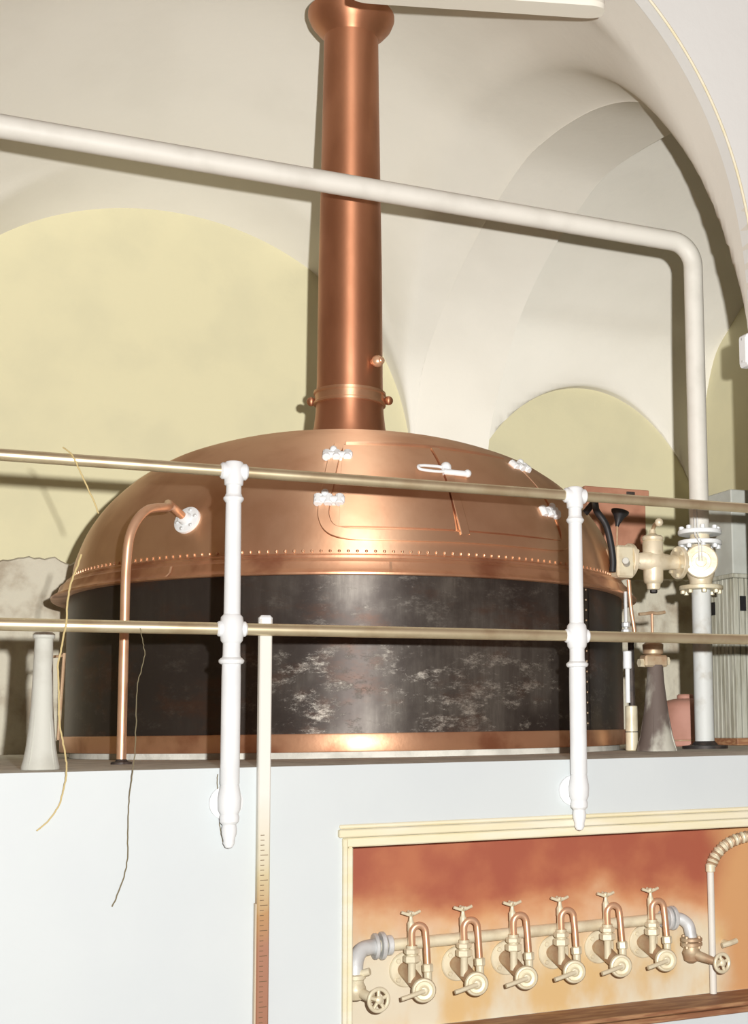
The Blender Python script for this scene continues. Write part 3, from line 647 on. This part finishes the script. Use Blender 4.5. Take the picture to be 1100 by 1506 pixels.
# ------------------------------------------------------------------ taps in the niche
tz = -.755
def make_tap():
    t_ = thing('sampling_tap', 'x', 'tap', (0, 0, 0), 'swan-neck sampling taps in the niche')
    fl = MB().lathe([(.064, 0), (.064, .008), (.060, .012), (.028, .014)], (0, 0, 0), (0, -1, 0), 32).build('wall_flange', 'cream', t_)
    for k in range(4):
        a = math.pi / 4 + k * math.pi / 2; MB().hexa((.048 * math.cos(a), -.011, .048 * math.sin(a)), (.048 * math.cos(a), -.020, .048 * math.sin(a)), .009).build('bolt', 'cream', fl)
    MB().cyl((-.006, -.010, .004), (.010, -.148, -.048), .030, 24, r2=.024).build('barrel', 'tapbrown', t_)
    ax_ = Vector((-.25, -1, .05)).normalized(); o_ = Vector((.015, -.150, -.052))
    d_ = MB().lathe([(.016, -.012), (.040, -.006), (.0435, .002), (.0435, .010), (.040, .017), (.034, .019), (.030, .013), (.020, .012), (.016, .016), (.012, .024), (.006, .026), (.001, .026)], o_, ax_, 36).build('front_disc', 'cream', t_)
    h_ = o_ + ax_ * .022
    MB().tube([h_, h_ + Vector((-.030, -.004, -.006)), h_ + Vector((-.075, -.006, -.016)), h_ + Vector((-.088, -.006, -.018))], .0085, 12, 4).build('lever', 'cream', d_)
    sx, sy = -.012, -.100
    MB().lathe([(.014, -.030), (.014, .040), (.016, .045)], (sx, sy, 0), (0, 0, 1), 20).build('stem', 'cream', t_)
    un = MB(); un.hexa((sx, sy, .040), (sx, sy, .066), .031); un.hexa((sx, sy, .070), (sx, sy, .090), .029); un.cyl((sx, sy, .06), (sx, sy, .10), .020, 18); un.build('union_nut', 'cream', t_)
    p_ = [(sx + .002, sy, .085), (sx + .000, sy, .125)]
    for k in range(0, 13):
        a = math.pi - math.pi * k / 12; p_.append((sx + .026 + .026 * math.cos(a), sy - .004 * k / 12, .142 + .028 * math.sin(a)))
    p_ += [(sx + .053, sy - .012, .09), (sx + .053, sy - .022, .02)]
    MB().tube(p_, .0125, 16).build('swan_neck', 'copper_pipe', t_)
    jn = MB(); jn.hexa((sx + .053, sy - .024, .004), (sx + .053, sy - .020, .034), .020); jn.cyl((sx + .053, sy - .024, -.03), (sx + .053, sy - .022, .01), .015, 16); jn.build('outlet_joint', 'cream', t_)
    bn = MB().lathe([(.013, .150), (.013, .178), (.009, .184), (.006, .20), (.006, .212)], (sx + .001, sy + .012, 0), (0, 0, 1), 16).build('bonnet', 'cream', t_)
    MB().cyl((sx + .001, sy + .012, .09), (sx + .001, sy + .012, .155), .012, 14).build('bonnet_pipe', 'cream', t_)
    wn = MB(); c_ = Vector((sx + .001, sy + .012, .206))
    wn.tube([c_ + Vector((-.036, 0, .012)), c_ + Vector((-.020, 0, .006)), c_, c_ + Vector((.020, 0, .006)), c_ + Vector((.036, 0, .012))], .0058, 8, 4); wn.tube([c_ + Vector((0, -.026, .010)), c_, c_ + Vector((0, .026, .010))], .0058, 8, 3); wn.ball(c_ + Vector((0, 0, .004)), .011)
    wn.build('wing_handle', 'cream', bn)
    return t_
tap = make_tap()
tapx = [.712, .915, 1.114, 1.313, 1.512, 1.712]
words = ['first', 'second', 'third', 'fourth', 'fifth', 'sixth']
for i, x in enumerate(tapx):
    o = tap if i == 0 else copy_tree(tap)
    o.location = (x, NY, tz + .004 * i)
    o['label'] = 'cream and copper swan-neck tap, %s from the curved white elbow of the manifold' % words[i]

# manifold pipe behind the taps with a valve at either end
MO = (1.22, .18, -.652)
mf = thing('tap_manifold', 'cream manifold pipe behind the taps with handwheel valve at each end', 'pipe', MO)
MB().tube([(.56, .18, -.658), (1.84, .18, -.645)], .022, 20).build('pipe', 'cream', mf)
mb = MB()
for x, r, w_ in ((.575, .047, .014), (.600, .050, .016), (.625, .036, .020)): mb.lathe([(r - .003, 0), (r, .003), (r, w_ - .003), (r - .003, w_)], (x, .18, -.657), (1, 0, 0), 28)
mb.build('union', 'silver', mf)
mb = MB(); mb.tube([(.585, .18, -.658), (.555, .165, -.656), (.520, .15, -.662), (.495, .13, -.690), (.487, .115, -.73), (.487, .11, -.775)], .028, 20, 5); mb.build('elbow', 'silver', mf)
vb = MB(); vb.lathe([(.030, 0), (.036, .004), (.036, .016), (.030, .02), (.028, .03), (.036, .045), (.038, .06), (.030, .085), (.018, .09)], (.487, .11, -.735), (0, 0, -1), 24); vb.cyl((.487, .11, -.79), (.525, .045, -.812), .020, 16, r2=.016); vb.cyl((.50, .10, -.735), (.53, .08, -.725), .013, 12); vb.build('valve_body', 'cream', mf)
def handwheel(o_, ax_, r, m, n=5):
    ax_ = Vector(ax_).normalized(); u_, w_, _ = frame(ax_); o_ = Vector(o_)
    h_ = MB(); h_.torus(o_, ax_, r, .0075, 36, 10); h_ = h_.build('handwheel', m, mf)
    MB().lathe([(.010, -.03), (.010, -.008), (.014, -.004), (.014, .008), (.009, .012), (.001, .014)], o_, ax_, 18).build('hub', m, h_)
    for k in range(n):
        a = 2 * math.pi * k / n + .3; d_ = u_ * math.cos(a) + w_ * math.sin(a); MB().tube([o_ + d_ * .008, o_ + d_ * r], .0065, 8).build('spoke', m, h_)
handwheel((.543, .022, -.815), (.15, -1, .05), .037, 'cream')
mb = MB()
for x, r, w_ in ((1.775, .034, .018), (1.798, .046, .016), (1.820, .048, .016)): mb.lathe([(r - .003, 0), (r, .003), (r, w_ - .003), (r - .003, w_)], (x, .18, -.646), (1, 0, 0), 28)
mb.build('union', 'silver', mf)
MB().tube([(1.83, .18, -.646), (1.862, .168, -.652), (1.888, .16, -.675), (1.893, .15, -.71), (1.893, .145, -.73)], .024, 18, 5).build('elbow', 'silver', mf)
mb = MB(); mb.lathe([(.034, 0), (.044, .003), (.044, .014), (.034, .018)], (1.893, .145, -.722), (0, 0, -1), 20); mb.lathe([(.040, .018), (.044, .021), (.044, .032), (.030, .036), (.030, .045), (.038, .06), (.030, .09), (.012, .10)], (1.893, .145, -.722), (0, 0, -1), 20); mb.cyl((1.89, .14, -.785), (1.945, .06, -.808), .022, 16, r2=.014); mb.build('valve_body', 'tapbrown', mf)
for k in range(4):
    a = k * math.pi / 2 + .5; x, y = 1.893 + .036 * math.cos(a), .145 + .036 * math.sin(a); MB().hexa((x, y, -.765), (x, y, -.715), .007).build('bolt', 'tapbrown', mf)
handwheel((1.962, .030, -.812), (.1, -1, .05), .034, 'cream', 4)
# riser pipe and braided hose at the right of the niche
rz = thing('riser_pipe', 'thin cream riser pipe with braided hose curling off its top', 'pipe', (2.013, .18, NZ0))
MB().cyl((2.013, .18, NZ0 + .005), (2.013, .18, -.44), .014, 16).build('riser', 'pipewhite', rz)
hp = catmull([(2.018, .18, -.45), (2.035, .178, -.415), (2.075, .172, -.375), (2.13, .168, -.350), (2.20, .165, -.338), (2.28, .165, -.345), (2.35, .168, -.38)], 8)
hs = MB().tube(hp, .020, 14).build('hose', 'brasscream', rz)
for i in range(2, len(hp) - 1, 2):
    MB().torus(hp[i], hp[i + 1] - hp[i - 1], .0195, .0055, 16, 6).build('braid_ring', 'tapbrown' if i % 4 else 'cream', hs)
MB().lathe([(.016, 0), (.020, .003), (.020, .03), (.016, .034)], (2.013, .18, -.475), (0, 0, 1), 16).build('coupling', 'cream', rz)
mb = MB(); mb.cyl((2.09, .22, -.765), (2.09, .17, -.765), .009, 10); mb.tube([(2.055, .172, -.772), (2.09, .168, -.765), (2.125, .172, -.758)], .011, 10, 3)
tag(mb.build('wall_hook', 'cream', loc=(2.09, .22, -.765)), 'small cream peg on the niche wall beside the riser pipe', 'hook')

# ------------------------------------------------------------------ twine
def twine(name, pts, r, m, label, k=6, jit=.0):
    P = catmull(pts, k); rr = random.Random(len(pts)); P = [q + Vector((rr.uniform(-jit, jit), 0, rr.uniform(-jit, jit))) for q in P]
    o_ = MB().tube(P, r, 6).build(name, m, loc=tuple(P[-1])); return tag(o_, label, 'twine', 'loose ends of twine on the railing')
y = RY - .024
twine('twine', [(-.548, RY + .004, 1.040), (-.532, RY - .012, 1.024), (-.518, y, 1.004), (-.500, y - .003, .965), (-.480, y - .002, .922), (-.455, y, .87), (-.437, y, .825)], .0026, 'straw', 'short yellow twine end hanging from the top rail', 6, .001)
twine('twine', [(-.487, -.089, .69), (-.497, -.089, .655), (-.515, -.090, .60), (-.524, -.091, .55), (-.528, -.090, .47), (-.538, -.089, .40), (-.548, -.088, .33), (-.543, -.087, .25), (-.540, -.084, .17), (-.527, -.072, .10), (-.514, -.06, .04), (-.510, -.04, -.01), (-.516, -.02, -.06), (-.530, -.012, -.11), (-.560, -.010, -.155), (-.592, -.010, -.182)], (.0032, .0026), 'straw', 'long yellow frayed twine hanging over the lower rail beside pale pedestal', 6, .0012)
twine('twine', [(-.300, y, .458), (-.290, y, .41), (-.285, y, .37), (-.295, y, .32), (-.305, y, .27), (-.307, y, .16), (-.308, -.075, .05), (-.312, -.05, -.03), (-.314, -.02, -.10), (-.314, -.012, -.20), (-.315, -.010, -.295), (-.336, -.010, -.378), (-.358, -.010, -.43)], (.0013, .0024), 'twine', 'thin dark string hanging over the lower rail by the bent copper pipe', 6, .0015)
twine('twine', [(-.030, -.010, -.02), (-.030, -.008, -.06), (-.022, -.008, -.15), (-.020, -.008, -.19), (-.012, -.008, -.23), (-.004, -.008, -.255)], .0017, 'twine', 'short fine string stuck on the white front beside railing post', 6, .001)

for o in bpy.data.objects:
    if '_o' in o: del o['_o']
